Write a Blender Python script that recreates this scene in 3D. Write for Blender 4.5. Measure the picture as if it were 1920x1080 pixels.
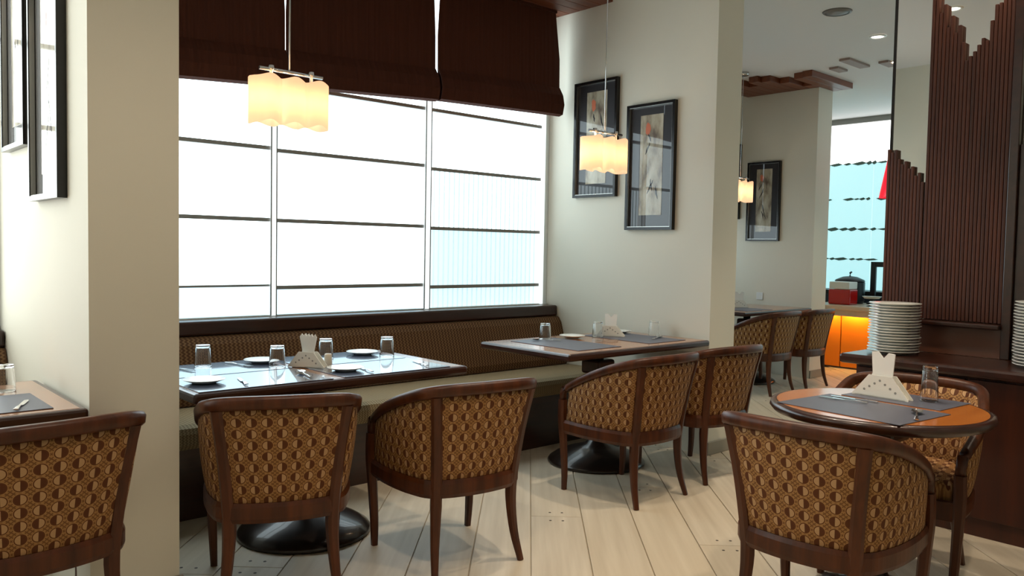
import bpy, bmesh, math, random
from mathutils import Vector, Matrix
random.seed(7)
PI = math.pi
for o in list(bpy.data.objects):
    bpy.data.objects.remove(o)
scene = bpy.context.scene
COL = scene.collection

# ------------------------------------------------------------------ camera
CAM_H = 1.30
FOCAL_PX = 1520.0
YAW, PITCH, ROLL = math.radians(42.1), math.radians(2.7), math.radians(1.05)
fwd = Vector((math.sin(YAW) * math.cos(PITCH), math.cos(YAW) * math.cos(PITCH), -math.sin(PITCH)))
rt0 = Vector((math.cos(YAW), -math.sin(YAW), 0))
up0 = rt0.cross(fwd)
rt = math.cos(ROLL) * rt0 + math.sin(ROLL) * up0
up = -math.sin(ROLL) * rt0 + math.cos(ROLL) * up0
cam_data = bpy.data.cameras.new('camera')
cam_data.sensor_width = 36.0
cam_data.lens = FOCAL_PX / 1920.0 * 36.0
cam_data.clip_start = 0.05
cam = bpy.data.objects.new('camera', cam_data)
COL.objects.link(cam)
cam.matrix_world = Matrix(((rt.x, up.x, -fwd.x, 0), (rt.y, up.y, -fwd.y, 0), (rt.z, up.z, -fwd.z, CAM_H), (0, 0, 0, 1)))
scene.camera = cam

# ------------------------------------------------------------------ world, exposure
world = bpy.data.worlds.new('world')
scene.world = world
world.use_nodes = True
world.node_tree.nodes['Background'].inputs[0].default_value = (0.75, 0.88, 1.0, 1)
world.node_tree.nodes['Background'].inputs[1].default_value = 1.0
vs = scene.view_settings
vs.view_transform = 'Standard'
vs.look = 'None'
vs.gamma = 1.0
vs.exposure = 0.0
vs.use_curve_mapping = False
scene.cycles.max_bounces = 7
scene.cycles.diffuse_bounces = 3
scene.cycles.glossy_bounces = 3
scene.cycles.transmission_bounces = 7
scene.cycles.caustics_reflective = False
scene.cycles.caustics_refractive = False

DAY = 3.5           # brightness of the frosted daylight panes
SPOT_W = 26.0       # warm ceiling downlights
CEIL = 3.10

# ------------------------------------------------------------------ materials
def srgb(r, g, b):
    f = lambda c: (c / 255.0 / 12.92) if c <= 10.3 else ((c / 255.0 + 0.055) / 1.055) ** 2.4
    return (f(r), f(g), f(b), 1.0)

def new_mat(name):
    m = bpy.data.materials.new(name)
    m.use_nodes = True
    nt = m.node_tree
    return m, nt, nt.nodes['Principled BSDF']

def plain(name, col, rough=0.5, metal=0.0, spec=0.5, coat=0.0, noise=0.0, nscale=8.0, stretch=(1, 1, 1), bump=0.0, trans=0.0, ior=1.45):
    m, nt, p = new_mat(name)
    p.inputs['Base Color'].default_value = col
    p.inputs['Roughness'].default_value = rough
    p.inputs['Metallic'].default_value = metal
    p.inputs['Specular IOR Level'].default_value = spec
    p.inputs['Coat Weight'].default_value = coat
    p.inputs['Coat Roughness'].default_value = 0.04
    p.inputs['Transmission Weight'].default_value = trans
    p.inputs['IOR'].default_value = ior
    if noise > 0 or bump > 0:
        tc = nt.nodes.new('ShaderNodeTexCoord')
        mp = nt.nodes.new('ShaderNodeMapping')
        mp.inputs['Scale'].default_value = stretch
        nz = nt.nodes.new('ShaderNodeTexNoise')
        nz.inputs['Scale'].default_value = nscale
        nz.inputs['Detail'].default_value = 5
        nt.links.new(tc.outputs['Object'], mp.inputs['Vector'])
        nt.links.new(mp.outputs['Vector'], nz.inputs['Vector'])
        if noise > 0:
            mx = nt.nodes.new('ShaderNodeMix'); mx.data_type = 'RGBA'
            mx.inputs['A'].default_value = tuple(c * (1 - noise) for c in col[:3]) + (1,)
            mx.inputs['B'].default_value = tuple(min(1, c * (1 + noise)) for c in col[:3]) + (1,)
            nt.links.new(nz.outputs['Fac'], mx.inputs['Factor'])
            nt.links.new(mx.outputs['Result'], p.inputs['Base Color'])
        if bump > 0:
            b = nt.nodes.new('ShaderNodeBump')
            b.inputs['Strength'].default_value = bump
            b.inputs['Distance'].default_value = 0.01
            nt.links.new(nz.outputs['Fac'], b.inputs['Height'])
            nt.links.new(b.outputs['Normal'], p.inputs['Normal'])
    return m

def emit(name, col, strength):
    m, nt, p = new_mat(name)
    p.inputs['Base Color'].default_value = (0.6, 0.6, 0.6, 1)
    p.inputs['Emission Color'].default_value = col
    p.inputs['Emission Strength'].default_value = strength
    p.inputs['Roughness'].default_value = 0.25
    return m

class NT:
    """tiny helper to chain math nodes"""
    def __init__(s, nt): s.nt = nt
    def m(s, op, a, b=None, c=None):
        n = s.nt.nodes.new('ShaderNodeMath'); n.operation = op
        for i, v in enumerate((a, b, c)):
            if v is None: continue
            if isinstance(v, (int, float)): n.inputs[i].default_value = v
            else: s.nt.links.new(v, n.inputs[i])
        return n.outputs[0]
    def mix(s, f, a, b):
        n = s.nt.nodes.new('ShaderNodeMix'); n.data_type = 'RGBA'
        for k, v in (('Factor', f), ('A', a), ('B', b)):
            if isinstance(v, (int, float, tuple)): n.inputs[k].default_value = v
            else: s.nt.links.new(v, n.inputs[k])
        return n.outputs['Result']

def chair_fabric():
    m, nt, p = new_mat('patterned_chair_fabric')
    N = NT(nt)
    uv = nt.nodes.new('ShaderNodeUVMap'); uv.uv_map = 'UVMap'
    sp = nt.nodes.new('ShaderNodeSeparateXYZ'); nt.links.new(uv.outputs[0], sp.inputs[0])
    CU, CV = 0.047, 0.043
    u = N.m('DIVIDE', sp.outputs[0], CU); v = N.m('DIVIDE', sp.outputs[1], CV)
    fu = N.m('SUBTRACT', N.m('FRACT', u), 0.5); fv = N.m('SUBTRACT', N.m('FRACT', v), 0.5)
    au = N.m('MULTIPLY', fu, CU); av = N.m('MULTIPLY', fv, CV)
    r = N.m('SQRT', N.m('ADD', N.m('MULTIPLY', au, au), N.m('MULTIPLY', av, av)))
    par = N.m('MULTIPLY', N.m('SUBTRACT', N.m('MODULO', N.m('FLOOR', N.m('ADD', v, 100)), 2.0), 0.5), 2.0)
    side = N.m('GREATER_THAN', N.m('MULTIPLY', fu, par), 0.0)
    disc = N.m('LESS_THAN', r, 0.0150)
    ring = N.m('MULTIPLY', N.m('GREATER_THAN', r, 0.0150), N.m('LESS_THAN', r, 0.0182))
    outer = N.m('MULTIPLY', N.m('GREATER_THAN', r, 0.0182), N.m('LESS_THAN', r, 0.0205))
    lat = N.m('ABSOLUTE', N.m('SUBTRACT', N.m('FRACT', N.m('MULTIPLY', N.m('ADD', u, v), 3.0)), 0.5))
    lat2 = N.m('ABSOLUTE', N.m('SUBTRACT', N.m('FRACT', N.m('MULTIPLY', N.m('SUBTRACT', u, v), 3.0)), 0.5))
    lines = N.m('LESS_THAN', N.m('MINIMUM', lat, lat2), 0.16)
    nz = nt.nodes.new('ShaderNodeTexNoise'); nz.inputs['Scale'].default_value = 500; nt.links.new(uv.outputs[0], nz.inputs['Vector'])
    ground = N.mix(lines, srgb(170, 126, 76), srgb(122, 82, 46))
    c = N.mix(outer, ground, srgb(178, 134, 84))
    c = N.mix(ring, c, srgb(100, 56, 26))
    half = N.mix(side, srgb(92, 50, 24), srgb(196, 156, 112))
    c = N.mix(disc, c, half)
    c2 = N.mix(N.m('MULTIPLY', nz.outputs['Fac'], 0.35), c, srgb(70, 40, 20))
    nt.links.new(c2, p.inputs['Base Color'])
    p.inputs['Roughness'].default_value = 0.75
    p.inputs['Specular IOR Level'].default_value = 0.25
    b = nt.nodes.new('ShaderNodeBump'); b.inputs['Strength'].default_value = 0.25; b.inputs['Distance'].default_value = 0.004
    nt.links.new(N.m('ADD', disc, N.m('MULTIPLY', nz.outputs['Fac'], 0.4)), b.inputs['Height'])
    nt.links.new(b.outputs['Normal'], p.inputs['Normal'])
    return m

def bench_fabric(name, ca, cb, scale):
    m, nt, p = new_mat(name)
    N = NT(nt)
    uv = nt.nodes.new('ShaderNodeUVMap'); uv.uv_map = 'UVMap'
    sp = nt.nodes.new('ShaderNodeSeparateXYZ'); nt.links.new(uv.outputs[0], sp.inputs[0])
    u = N.m('MULTIPLY', sp.outputs[0], scale); v = N.m('MULTIPLY', sp.outputs[1], scale)
    zig = N.m('ABSOLUTE', N.m('SUBTRACT', N.m('FRACT', N.m('MULTIPLY', v, 1.3)), 0.5))
    st = N.m('FRACT', N.m('ADD', u, zig))
    sel = N.m('LESS_THAN', st, 0.45)
    c = N.mix(sel, ca, cb)
    nt.links.new(c, p.inputs['Base Color'])
    p.inputs['Roughness'].default_value = 0.8
    p.inputs['Specular IOR Level'].default_value = 0.2
    return m

def wood(name, ca, cb, rough=0.35, axis=0, scale=6.0, coat=0.0):
    m, nt, p = new_mat(name)
    tc = nt.nodes.new('ShaderNodeTexCoord'); mp = nt.nodes.new('ShaderNodeMapping')
    s = [scale * 4] * 3; s[axis] = scale * 0.35
    mp.inputs['Scale'].default_value = s
    info = nt.nodes.new('ShaderNodeObjectInfo')
    add = nt.nodes.new('ShaderNodeVectorMath'); add.operation = 'ADD'
    mul = nt.nodes.new('ShaderNodeVectorMath'); mul.operation = 'SCALE'; mul.inputs['Scale'].default_value = 37.0
    cmb = nt.nodes.new('ShaderNodeCombineXYZ')
    for i in range(3): nt.links.new(info.outputs['Random'], cmb.inputs[i])
    nt.links.new(cmb.outputs[0], mul.inputs[0])
    nt.links.new(tc.outputs['Object'], mp.inputs['Vector'])
    nt.links.new(mp.outputs[0], add.inputs[0]); nt.links.new(mul.outputs[0], add.inputs[1])
    nz = nt.nodes.new('ShaderNodeTexNoise'); nz.inputs['Scale'].default_value = 1.0; nz.inputs['Detail'].default_value = 7; nz.inputs['Roughness'].default_value = 0.6
    nt.links.new(add.outputs[0], nz.inputs['Vector'])
    cr = nt.nodes.new('ShaderNodeValToRGB')
    cr.color_ramp.elements[0].position = 0.3; cr.color_ramp.elements[0].color = ca
    cr.color_ramp.elements[1].position = 0.72; cr.color_ramp.elements[1].color = cb
    nt.links.new(nz.outputs['Fac'], cr.inputs['Fac'])
    nt.links.new(cr.outputs['Color'], p.inputs['Base Color'])
    p.inputs['Roughness'].default_value = rough
    p.inputs['Coat Weight'].default_value = coat
    p.inputs['Coat Roughness'].default_value = 0.12
    return m

def plank_wood():
    m, nt, p = new_mat('whitewashed_plank')
    N = NT(nt)
    tc = nt.nodes.new('ShaderNodeTexCoord'); mp = nt.nodes.new('ShaderNodeMapping')
    mp.inputs['Scale'].default_value = (1.2, 22, 5)
    info = nt.nodes.new('ShaderNodeObjectInfo')
    cmb = nt.nodes.new('ShaderNodeCombineXYZ')
    for i in range(3): nt.links.new(N.m('MULTIPLY', info.outputs['Random'], 41.0), cmb.inputs[i])
    add = nt.nodes.new('ShaderNodeVectorMath'); add.operation = 'ADD'
    nt.links.new(tc.outputs['Object'], mp.inputs['Vector']); nt.links.new(mp.outputs[0], add.inputs[0]); nt.links.new(cmb.outputs[0], add.inputs[1])
    nz = nt.nodes.new('ShaderNodeTexNoise'); nz.inputs['Scale'].default_value = 1.0; nz.inputs['Detail'].default_value = 6
    nt.links.new(add.outputs[0], nz.inputs['Vector'])
    c = N.mix(nz.outputs['Fac'], srgb(178, 162, 138), srgb(236, 224, 204))
    c = N.mix(N.m('MULTIPLY', info.outputs['Random'], 0.45), c, srgb(212, 192, 160))
    nt.links.new(c, p.inputs['Base Color'])
    p.inputs['Roughness'].default_value = 0.38
    return m

M = {}
M['wall'] = plain('cream_wall_paint', srgb(224, 218, 202), 0.7, noise=0.02, nscale=3)
M['ceiling'] = plain('white_ceiling_paint', srgb(222, 219, 218), 0.8)
M['chair_wood'] = wood('reddish_brown_wood', srgb(52, 23, 8), srgb(94, 47, 19), 0.38, 2, 5.0, 0.0)
M['chair_wood'].node_tree.nodes['Principled BSDF'].inputs['Specular IOR Level'].default_value = 0.35
M['dark_wood'] = wood('dark_brown_wood', srgb(36, 14, 7), srgb(62, 28, 15), 0.3, 0, 5.0, 0.3)
M['counter_wood'] = wood('dark_mahogany', srgb(50, 19, 6), srgb(78, 33, 12), 0.4, 2, 4.0, 0.0)
M['slat_wood'] = wood('column_slat_wood', srgb(58, 24, 9), srgb(90, 40, 15), 0.5, 2, 5.0)
M['soffit_wood'] = wood('soffit_slat_wood', srgb(96, 46, 22), srgb(128, 68, 36), 0.45, 0, 5.0)
M['table_top'] = wood('warm_table_laminate', srgb(140, 84, 44), srgb(172, 112, 64), 0.22, 0, 4.0, 0.6)
M['round_top'] = wood('honey_round_table_wood', srgb(176, 96, 30), srgb(206, 124, 50), 0.18, 0, 4.0, 0.5)
M['fabric'] = chair_fabric()
M['bench_back'] = bench_fabric('brown_chevron_fabric', srgb(84, 58, 38), srgb(126, 96, 66), 40.0)
M['bench_seat'] = bench_fabric('taupe_woven_fabric', srgb(120, 104, 78), srgb(158, 140, 108), 60.0)
M['blind'] = plain('dark_brown_blind_cloth', srgb(74, 40, 28), 0.85, noise=0.25, nscale=1.0, stretch=(90, 1, 1.5), spec=0.2)
M['pane'] = emit('frosted_daylight_glass', (0.76, 0.93, 1.0, 1), DAY)
M['pane_low'] = emit('frosted_glass_low_pane', (0.56, 0.83, 1.0, 1), 1.75)
M['pane_reed'] = emit('reeded_glass_pane', (0.70, 0.93, 1.0, 1), 1.05)
M['pane_sun'] = emit('sunlit_frosted_glass', (0.92, 1.0, 0.98, 1), 4.8)
M['rib'] = emit('reeded_glass_flute', (0.52, 0.78, 0.85, 1), 1.0)
M['bar'] = plain('grey_metal_glazing_bar', srgb(150, 150, 146), 0.5)
M['strip'] = emit('frosted_mullion_strip', (0.88, 0.98, 1.0, 1), 1.15)  # camera bloom on the mullions and right jamb, put in as emission
M['win_frame'] = plain('pale_window_frame', srgb(226, 232, 230), 0.5)
M['plank'] = plank_wood()
M['nail'] = plain('dark_nail_head', srgb(70, 58, 46), 0.6)
M['subfloor'] = plain('floor_joint_dark', srgb(96, 80, 62), 0.8)
M['floor_far'] = plain('far_floor_boards', srgb(190, 174, 148), 0.4, noise=0.12, nscale=3)
M['black_frame'] = plain('black_picture_frame', srgb(26, 22, 20), 0.25)
M['silver'] = plain('silver_bead', srgb(190, 188, 182), 0.3, metal=1.0)
M['chrome'] = plain('chrome', srgb(205, 205, 205), 0.12, metal=1.0)
M['steel'] = plain('cutlery_steel', srgb(215, 215, 215), 0.18, metal=1.0)
M['glass'] = plain('clear_glass', (1, 1, 1, 1), 0.0, trans=1.0, ior=1.45)
M['china'] = plain('white_china', srgb(240, 238, 230), 0.15, coat=0.3)
M['napkin'] = plain('white_paper', srgb(244, 241, 234), 0.85)
M['holder'] = plain('cream_holder_board', srgb(240, 236, 224), 0.6)
M['holder_dot'] = plain('grey_punched_dot', srgb(150, 148, 140), 0.7)
M['mat'] = plain('slate_placemat', srgb(88, 90, 102), 0.42, coat=0.0, noise=0.08, nscale=200)
M['mat_gloss'] = plain('glossy_slate_placemat', srgb(92, 104, 130), 0.2, coat=1.0)
M['base_metal'] = plain('bronze_table_base', srgb(44, 34, 28), 0.28, metal=0.4, coat=0.4)
M['mirror'] = plain('mirror_silver', (0.86, 0.88, 0.84, 1), 0.01, metal=1.0)
M['niche'] = plain('brown_laquer_panel', srgb(104, 62, 44), 0.3, coat=0.3)
M['grey_metal'] = plain('grey_grille', srgb(118, 112, 108), 0.5)
M['pale_slat'] = plain('muted_brown_slat', srgb(150, 128, 118), 0.6)
M['spot_on'] = emit('lit_downlight_lens', (1.0, 0.93, 0.82, 1), 12.0)
M['white_plastic'] = plain('white_plastic', srgb(235, 233, 228), 0.4)
M['orange'] = plain('amber_panel', srgb(232, 132, 20), 0.45)
M['buffet_top'] = plain('cream_stone_top', srgb(214, 196, 172), 0.35)
M['strip_on'] = emit('amber_strip_lamp', (1.0, 0.66, 0.2, 1), 38.0)
M['red_liquid'] = plain('red_juice', srgb(196, 20, 14), 0.15, coat=0.5)
M['red_shade'] = None
M['black'] = plain('black_plastic', srgb(24, 26, 32), 0.4)
M['navy'] = plain('dark_blue_counter', srgb(40, 52, 70), 0.4)
M['salt'] = plain('beige_ceramic', srgb(210, 196, 176), 0.3)
M['band_leaf'] = plain('dark_leaf_print', srgb(104, 128, 122), 0.6)
M['far_pane'] = emit('far_frosted_glass', (0.44, 0.84, 0.89, 1), 0.95)
M['far_pane_clear'] = emit('far_upper_glass', (0.97, 1.0, 1.0, 1), 2.2)
M['baseboard'] = plain('grey_skirting', srgb(150, 142, 128), 0.5)
M['socket'] = plain('white_switch_plate', srgb(222, 224, 222), 0.4)

def art_mat(name, hot):
    m, nt, p = new_mat(name)
    N = NT(nt)
    tc = nt.nodes.new('ShaderNodeTexCoord')
    nz = nt.nodes.new('ShaderNodeTexNoise'); nz.inputs['Scale'].default_value = 9; nz.inputs['Detail'].default_value = 6
    mp = nt.nodes.new('ShaderNodeMapping'); mp.inputs['Scale'].default_value = (1, 1.6, 0.7); mp.inputs['Location'].default_value = (hot, hot * 2, 0)
    nt.links.new(tc.outputs['Object'], mp.inputs['Vector']); nt.links.new(mp.outputs[0], nz.inputs['Vector'])
    cr = nt.nodes.new('ShaderNodeValToRGB')
    e = cr.color_ramp.elements
    e[0].position = 0.32; e[0].color = srgb(96, 78, 62)
    e[1].position = 0.7; e[1].color = srgb(198, 190, 170)
    k = e.new(0.48); k.color = srgb(166, 154, 130)
    nt.links.new(nz.outputs['Fac'], cr.inputs['Fac'])
    nt.links.new(cr.outputs['Color'], p.inputs['Base Color'])
    p.inputs['Roughness'].default_value = 0.6
    p.inputs['Coat Weight'].default_value = 1.0
    p.inputs['Coat Roughness'].default_value = 0.0
    return m
M['art'] = art_mat('washed_ink_paper', 0.0)
M['art_back'] = plain('dark_slate_mount', srgb(38, 34, 36), 0.6, coat=1.0)
M['ink'] = plain('black_ink', srgb(30, 24, 22), 0.6, coat=1.0)
M['coral'] = plain('coral_ink', srgb(206, 112, 78), 0.6, coat=1.0)
for k in ('art_back', 'ink', 'coral'):
    M[k].node_tree.nodes['Principled BSDF'].inputs['Coat Roughness'].default_value = 0.0

def shade_mat():
    m = bpy.data.materials.new('warm_alabaster_glass'); m.use_nodes = True
    nt = m.node_tree; nt.nodes.clear()
    out = nt.nodes.new('ShaderNodeOutputMaterial')
    tr = nt.nodes.new('ShaderNodeBsdfTranslucent'); tr.inputs[0].default_value = (1.0, 0.82, 0.62, 1)
    df = nt.nodes.new('ShaderNodeBsdfDiffuse'); df.inputs[0].default_value = (0.9, 0.74, 0.58, 1)
    mx = nt.nodes.new('ShaderNodeMixShader'); mx.inputs[0].default_value = 0.4
    em = nt.nodes.new('ShaderNodeEmission'); em.inputs[0].default_value = (1.0, 0.70, 0.46, 1); em.inputs[1].default_value = 0.38
    ad = nt.nodes.new('ShaderNodeAddShader')
    nt.links.new(tr.outputs[0], mx.inputs[1]); nt.links.new(df.outputs[0], mx.inputs[2])
    nt.links.new(mx.outputs[0], ad.inputs[0]); nt.links.new(em.outputs[0], ad.inputs[1])
    nt.links.new(ad.outputs[0], out.inputs[0])
    return m
M['shade'] = shade_mat()
M['red_shade'] = emit('lit_red_shade', (1.0, 0.02, 0.05, 1), 0.8)
M['red_shade'].node_tree.nodes['Principled BSDF'].inputs['Base Color'].default_value = srgb(200, 20, 30)

# ------------------------------------------------------------------ mesh helpers
class MB:
    """collects vertices, faces, uvs and material indices into one mesh"""
    def __init__(s):
        s.v, s.f, s.uv, s.mi, s.sm = [], [], {}, [], []
    def add(s, verts, faces, mi=0, smooth=False, uvs=None):
        b = len(s.v)
        s.v += [tuple(x) for x in verts]
        for k, f in enumerate(faces):
            if uvs is not None: s.uv[len(s.f)] = uvs[k]
            s.f.append([b + i for i in f]); s.mi.append(mi); s.sm.append(smooth)
        return s
    def box(s, x0, x1, y0, y1, z0, z1, mi=0, bev=0.0):
        if bev <= 0:
            v = [(x, y, z) for x in (x0, x1) for y in (y0, y1) for z in (z0, z1)]
            f = [(0, 1, 3, 2), (4, 6, 7, 5), (0, 4, 5, 1), (2, 3, 7, 6), (0, 2, 6, 4), (1, 5, 7, 3)]
            return s.add(v, f, mi)
        bm = bmesh.new()
        bmesh.ops.create_cube(bm, size=1.0)
        for vv in bm.verts:
            vv.co = ((x0 + x1) / 2 + vv.co.x * (x1 - x0), (y0 + y1) / 2 + vv.co.y * (y1 - y0), (z0 + z1) / 2 + vv.co.z * (z1 - z0))
        bmesh.ops.bevel(bm, geom=bm.edges[:], offset=bev, segments=2, profile=0.5, affect='EDGES')
        bm.verts.index_update()
        s.add([v.co[:] for v in bm.verts], [[v.index for v in f.verts] for f in bm.faces], mi)
        bm.free()
        return s
    def prism(s, pts, z0, z1, mi=0, smooth=False, axis=2):
        """polygon outline extruded along an axis"""
        n = len(pts)
        def mk(p, h):
            return {2: (p[0], p[1], h), 0: (h, p[0], p[1]), 1: (p[0], h, p[1])}[axis]
        v = [mk(p, z0) for p in pts] + [mk(p, z1) for p in pts]
        s.add(v, [[i, (i + 1) % n, n + (i + 1) % n, n + i] for i in range(n)], mi, smooth)
        s.add(v, [list(range(n))[::-1], [n + i for i in range(n)]], mi)
        return s
    def lathe(s, prof, cx=0, cy=0, cz=0, seg=24, mi=0, smooth=True):
        n = len(prof); v = []; f = []
        for j in range(seg):
            a = 2 * PI * j / seg
            for r, z in prof: v.append((cx + r * math.cos(a), cy + r * math.sin(a), cz + z))
        for j in range(seg):
            k = (j + 1) % seg
            for i in range(n - 1): f.append((j * n + i, k * n + i, k * n + i + 1, j * n + i + 1))
        return s.add(v, f, mi, smooth)
    def sweep(s, path, side, w, h, mi=0, smooth=False, oct_=True):
        """rectangular (chamfered) section along a path; side(i) = width direction; w, h: number or list"""
        P = [Vector(p) for p in path]; n = len(P); v = []; f = []
        if oct_: shape = [(-.5, -.28), (-.28, -.5), (.28, -.5), (.5, -.28), (.5, .28), (.28, .5), (-.28, .5), (-.5, .28)]
        else: shape = [(-.5, -.5), (.5, -.5), (.5, .5), (-.5, .5)]
        m = len(shape)
        for i in range(n):
            t = (P[min(i + 1, n - 1)] - P[max(i - 1, 0)]).normalized()
            sd = Vector(side(i)); sd = (sd - t * sd.dot(t)).normalized()
            u = t.cross(sd).normalized()
            ww = w[i] if isinstance(w, (list, tuple)) else w
            hh = h[i] if isinstance(h, (list, tuple)) else h
            for a, b in shape: v.append(P[i] + sd * (a * ww) + u * (b * hh))
        for i in range(n - 1):
            for k in range(m):
                f.append((i * m + k, i * m + (k + 1) % m, (i + 1) * m + (k + 1) % m, (i + 1) * m + k))
        s.add(v, f, mi, smooth)
        s.add(v[:m], [list(range(m))[::-1]], mi); s.add(v[-m:], [list(range(m))], mi)
        return s
    def tube(s, path, r, seg=8, mi=0):
        P = [Vector(p) for p in path]; n = len(P); v = []; f = []
        for i in range(n):
            t = (P[min(i + 1, n - 1)] - P[max(i - 1, 0)]).normalized()
            ref = Vector((0, 0, 1)) if abs(t.z) < 0.9 else Vector((1, 0, 0))
            a = t.cross(ref).normalized(); b = t.cross(a)
            rr = r[i] if isinstance(r, (list, tuple)) else r
            for k in range(seg):
                q = 2 * PI * k / seg
                v.append(P[i] + a * (rr * math.cos(q)) + b * (rr * math.sin(q)))
        for i in range(n - 1):
            for k in range(seg): f.append((i * seg + k, i * seg + (k + 1) % seg, (i + 1) * seg + (k + 1) % seg, (i + 1) * seg + k))
        s.add(v, f, mi, True)
        s.add(v[:seg], [list(range(seg))[::-1]], mi); s.add(v[-seg:], [list(range(seg))], mi)
        return s
    def mesh(s, name):
        me = bpy.data.meshes.new(name)
        me.from_pydata(s.v, [], s.f)
        if s.uv:
            lay = me.uv_layers.new(name='UVMap')
            for p in me.polygons:
                if p.index in s.uv:
                    for li, uv in zip(p.loop_indices, s.uv[p.index]): lay.data[li].uv = uv
        for p, mi, sm in zip(me.polygons, s.mi, s.sm):
            p.material_index = mi; p.use_smooth = sm
        bm = bmesh.new(); bm.from_mesh(me)
        bmesh.ops.remove_doubles(bm, verts=bm.verts, dist=1e-6)
        bmesh.ops.recalc_face_normals(bm, faces=bm.faces)
        bm.to_mesh(me); bm.free()
        return me
    def build(s, name, mats, parent=None, loc=None, rz=0.0):
        me = s.mesh(name)
        for m in (mats if isinstance(mats, (list, tuple)) else [mats]): me.materials.append(M[m])
        o = bpy.data.objects.new(name, me)
        COL.objects.link(o)
        if parent is not None: o.parent = parent
        if loc is not None: o.location = loc
        o.rotation_euler.z = rz
        return o

def tag(o, label, cat, group=None, kind=None):
    if label: o['label'] = label
    if cat: o['category'] = cat
    if group: o['group'] = group
    if kind: o['kind'] = kind
    return o

def empty(name, loc=(0, 0, 0), rz=0.0):
    o = bpy.data.objects.new(name, None)
    o.empty_display_size = 0.1
    COL.objects.link(o); o.location = loc; o.rotation_euler.z = rz
    return o

def link_mesh(name, me, parent=None, loc=(0, 0, 0), rot=(0, 0, 0)):
    o = bpy.data.objects.new(name, me); COL.objects.link(o)
    if parent is not None: o.parent = parent
    o.location = loc; o.rotation_euler = rot
    return o

def copy_tree(o, parent=None):
    c = o.copy(); COL.objects.link(c)
    if parent is not None: c.parent = parent
    for ch in list(o.children): copy_tree(ch, c)
    return c

def spot(name, loc, watts, col=(1.0, 0.85, 0.66), size=110, blend=0.6, radius=0.04, parent=None):
    l = bpy.data.lights.new(name, 'SPOT'); l.energy = watts; l.color = col
    l.spot_size = math.radians(size); l.spot_blend = blend; l.shadow_soft_size = radius
    o = bpy.data.objects.new(name, l); COL.objects.link(o); o.location = loc
    if parent is not None: o.parent = parent
    return o

def catmull(P, n):
    """n samples per span through the control points"""
    out = []
    P = [Vector(p) for p in P]
    for i in range(len(P) - 1):
        p0 = P[i - 1] if i > 0 else P[i] * 2 - P[i + 1]
        p3 = P[i + 2] if i + 2 < len(P) else P[i + 1] * 2 - P[i]
        p1, p2 = P[i], P[i + 1]
        for k in range(n):
            t = k / n
            out.append(0.5 * ((2 * p1) + (p2 - p0) * t + (2 * p0 - 5 * p1 + 4 * p2 - p3) * t * t + (3 * p1 - p0 - 3 * p2 + p3) * t ** 3))
    out.append(P[-1])
    return out

# ================================================================== THE SETTING
def structure(name, mb, mat, label, cat, parent=None):
    o = mb.build(name, mat, parent)
    tag(o, label, cat, kind='structure')
    return o

X_MIN, X_MAX, Y_MIN, Y_WIN = -3.2, 10.5, -3.0, 4.5

floor = structure('floor', MB().box(X_MIN, X_MAX, Y_MIN, 5.9, -0.12, -0.012), 'subfloor', 'whitewashed wooden plank floor laid diagonally through the dining room', 'floor')
ceiling = structure('ceiling', MB().box(X_MIN, X_MAX, Y_MIN, 5.9, CEIL, CEIL + 0.1), 'ceiling', 'smooth white ceiling over the dining hall', 'ceiling')

# planks: one mesh per length, shared between alike planks
PW = 0.25
plank_meshes = {}
def plank_mesh(L):
    if L not in plank_meshes:
        mb = MB()
        mb.box(0.0018, L - 0.0018, 0.0025, PW - 0.0025, -0.012, 0.0, bev=0.0015)
        for ex in (0.06, L - 0.06):
            for ey in (PW * 0.38, PW * 0.62):
                pts = [(ex + 0.007 * math.cos(a * PI / 3), ey + 0.007 * math.sin(a * PI / 3)) for a in range(6)]
                mb.prism(pts, -0.002, 0.0006, mi=1)
        me = mb.mesh('plank'); me.materials.append(M['plank']); me.materials.append(M['nail'])
        plank_meshes[L] = me
    return plank_meshes[L]
HEAD = math.radians(43.3)
pd = Vector((math.sin(HEAD), math.cos(HEAD), 0)); qd = Vector((pd.y, -pd.x, 0))     # along, across (to the right)
prot = math.atan2(pd.y, pd.x)
LENS = (1.8, 2.4, 3.0)
for iq in range(-9, 19):
    q0 = iq * PW + 0.03
    p = 1.2 + random.uniform(0, 1.6)
    while p < 11.5:
        L = random.choice(LENS)
        mid = pd * (p + L / 2) + qd * (q0 + PW / 2)
        a0 = pd * p + qd * q0; b0 = pd * (p + L) + qd * (q0 + PW)
        if max(a0.x, b0.x) < 9.9 and max(a0.y, b0.y) < 5.75 and min(a0.y, b0.y) > -0.4 and min(a0.x, b0.x) > -1.5 and (abs(q0) < 0.46 * (p + L) + 0.3):
            link_mesh('plank', plank_mesh(L), floor, tuple(pd * p + qd * (q0 + PW)), (0, 0, prot))
        p += L
structure('floor_beyond', MB().box(X_MIN, X_MAX, Y_MIN, 5.9, -0.012, -0.008), 'floor_far', 'pale floor boards of the rest of the hall', 'floor', )

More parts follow.
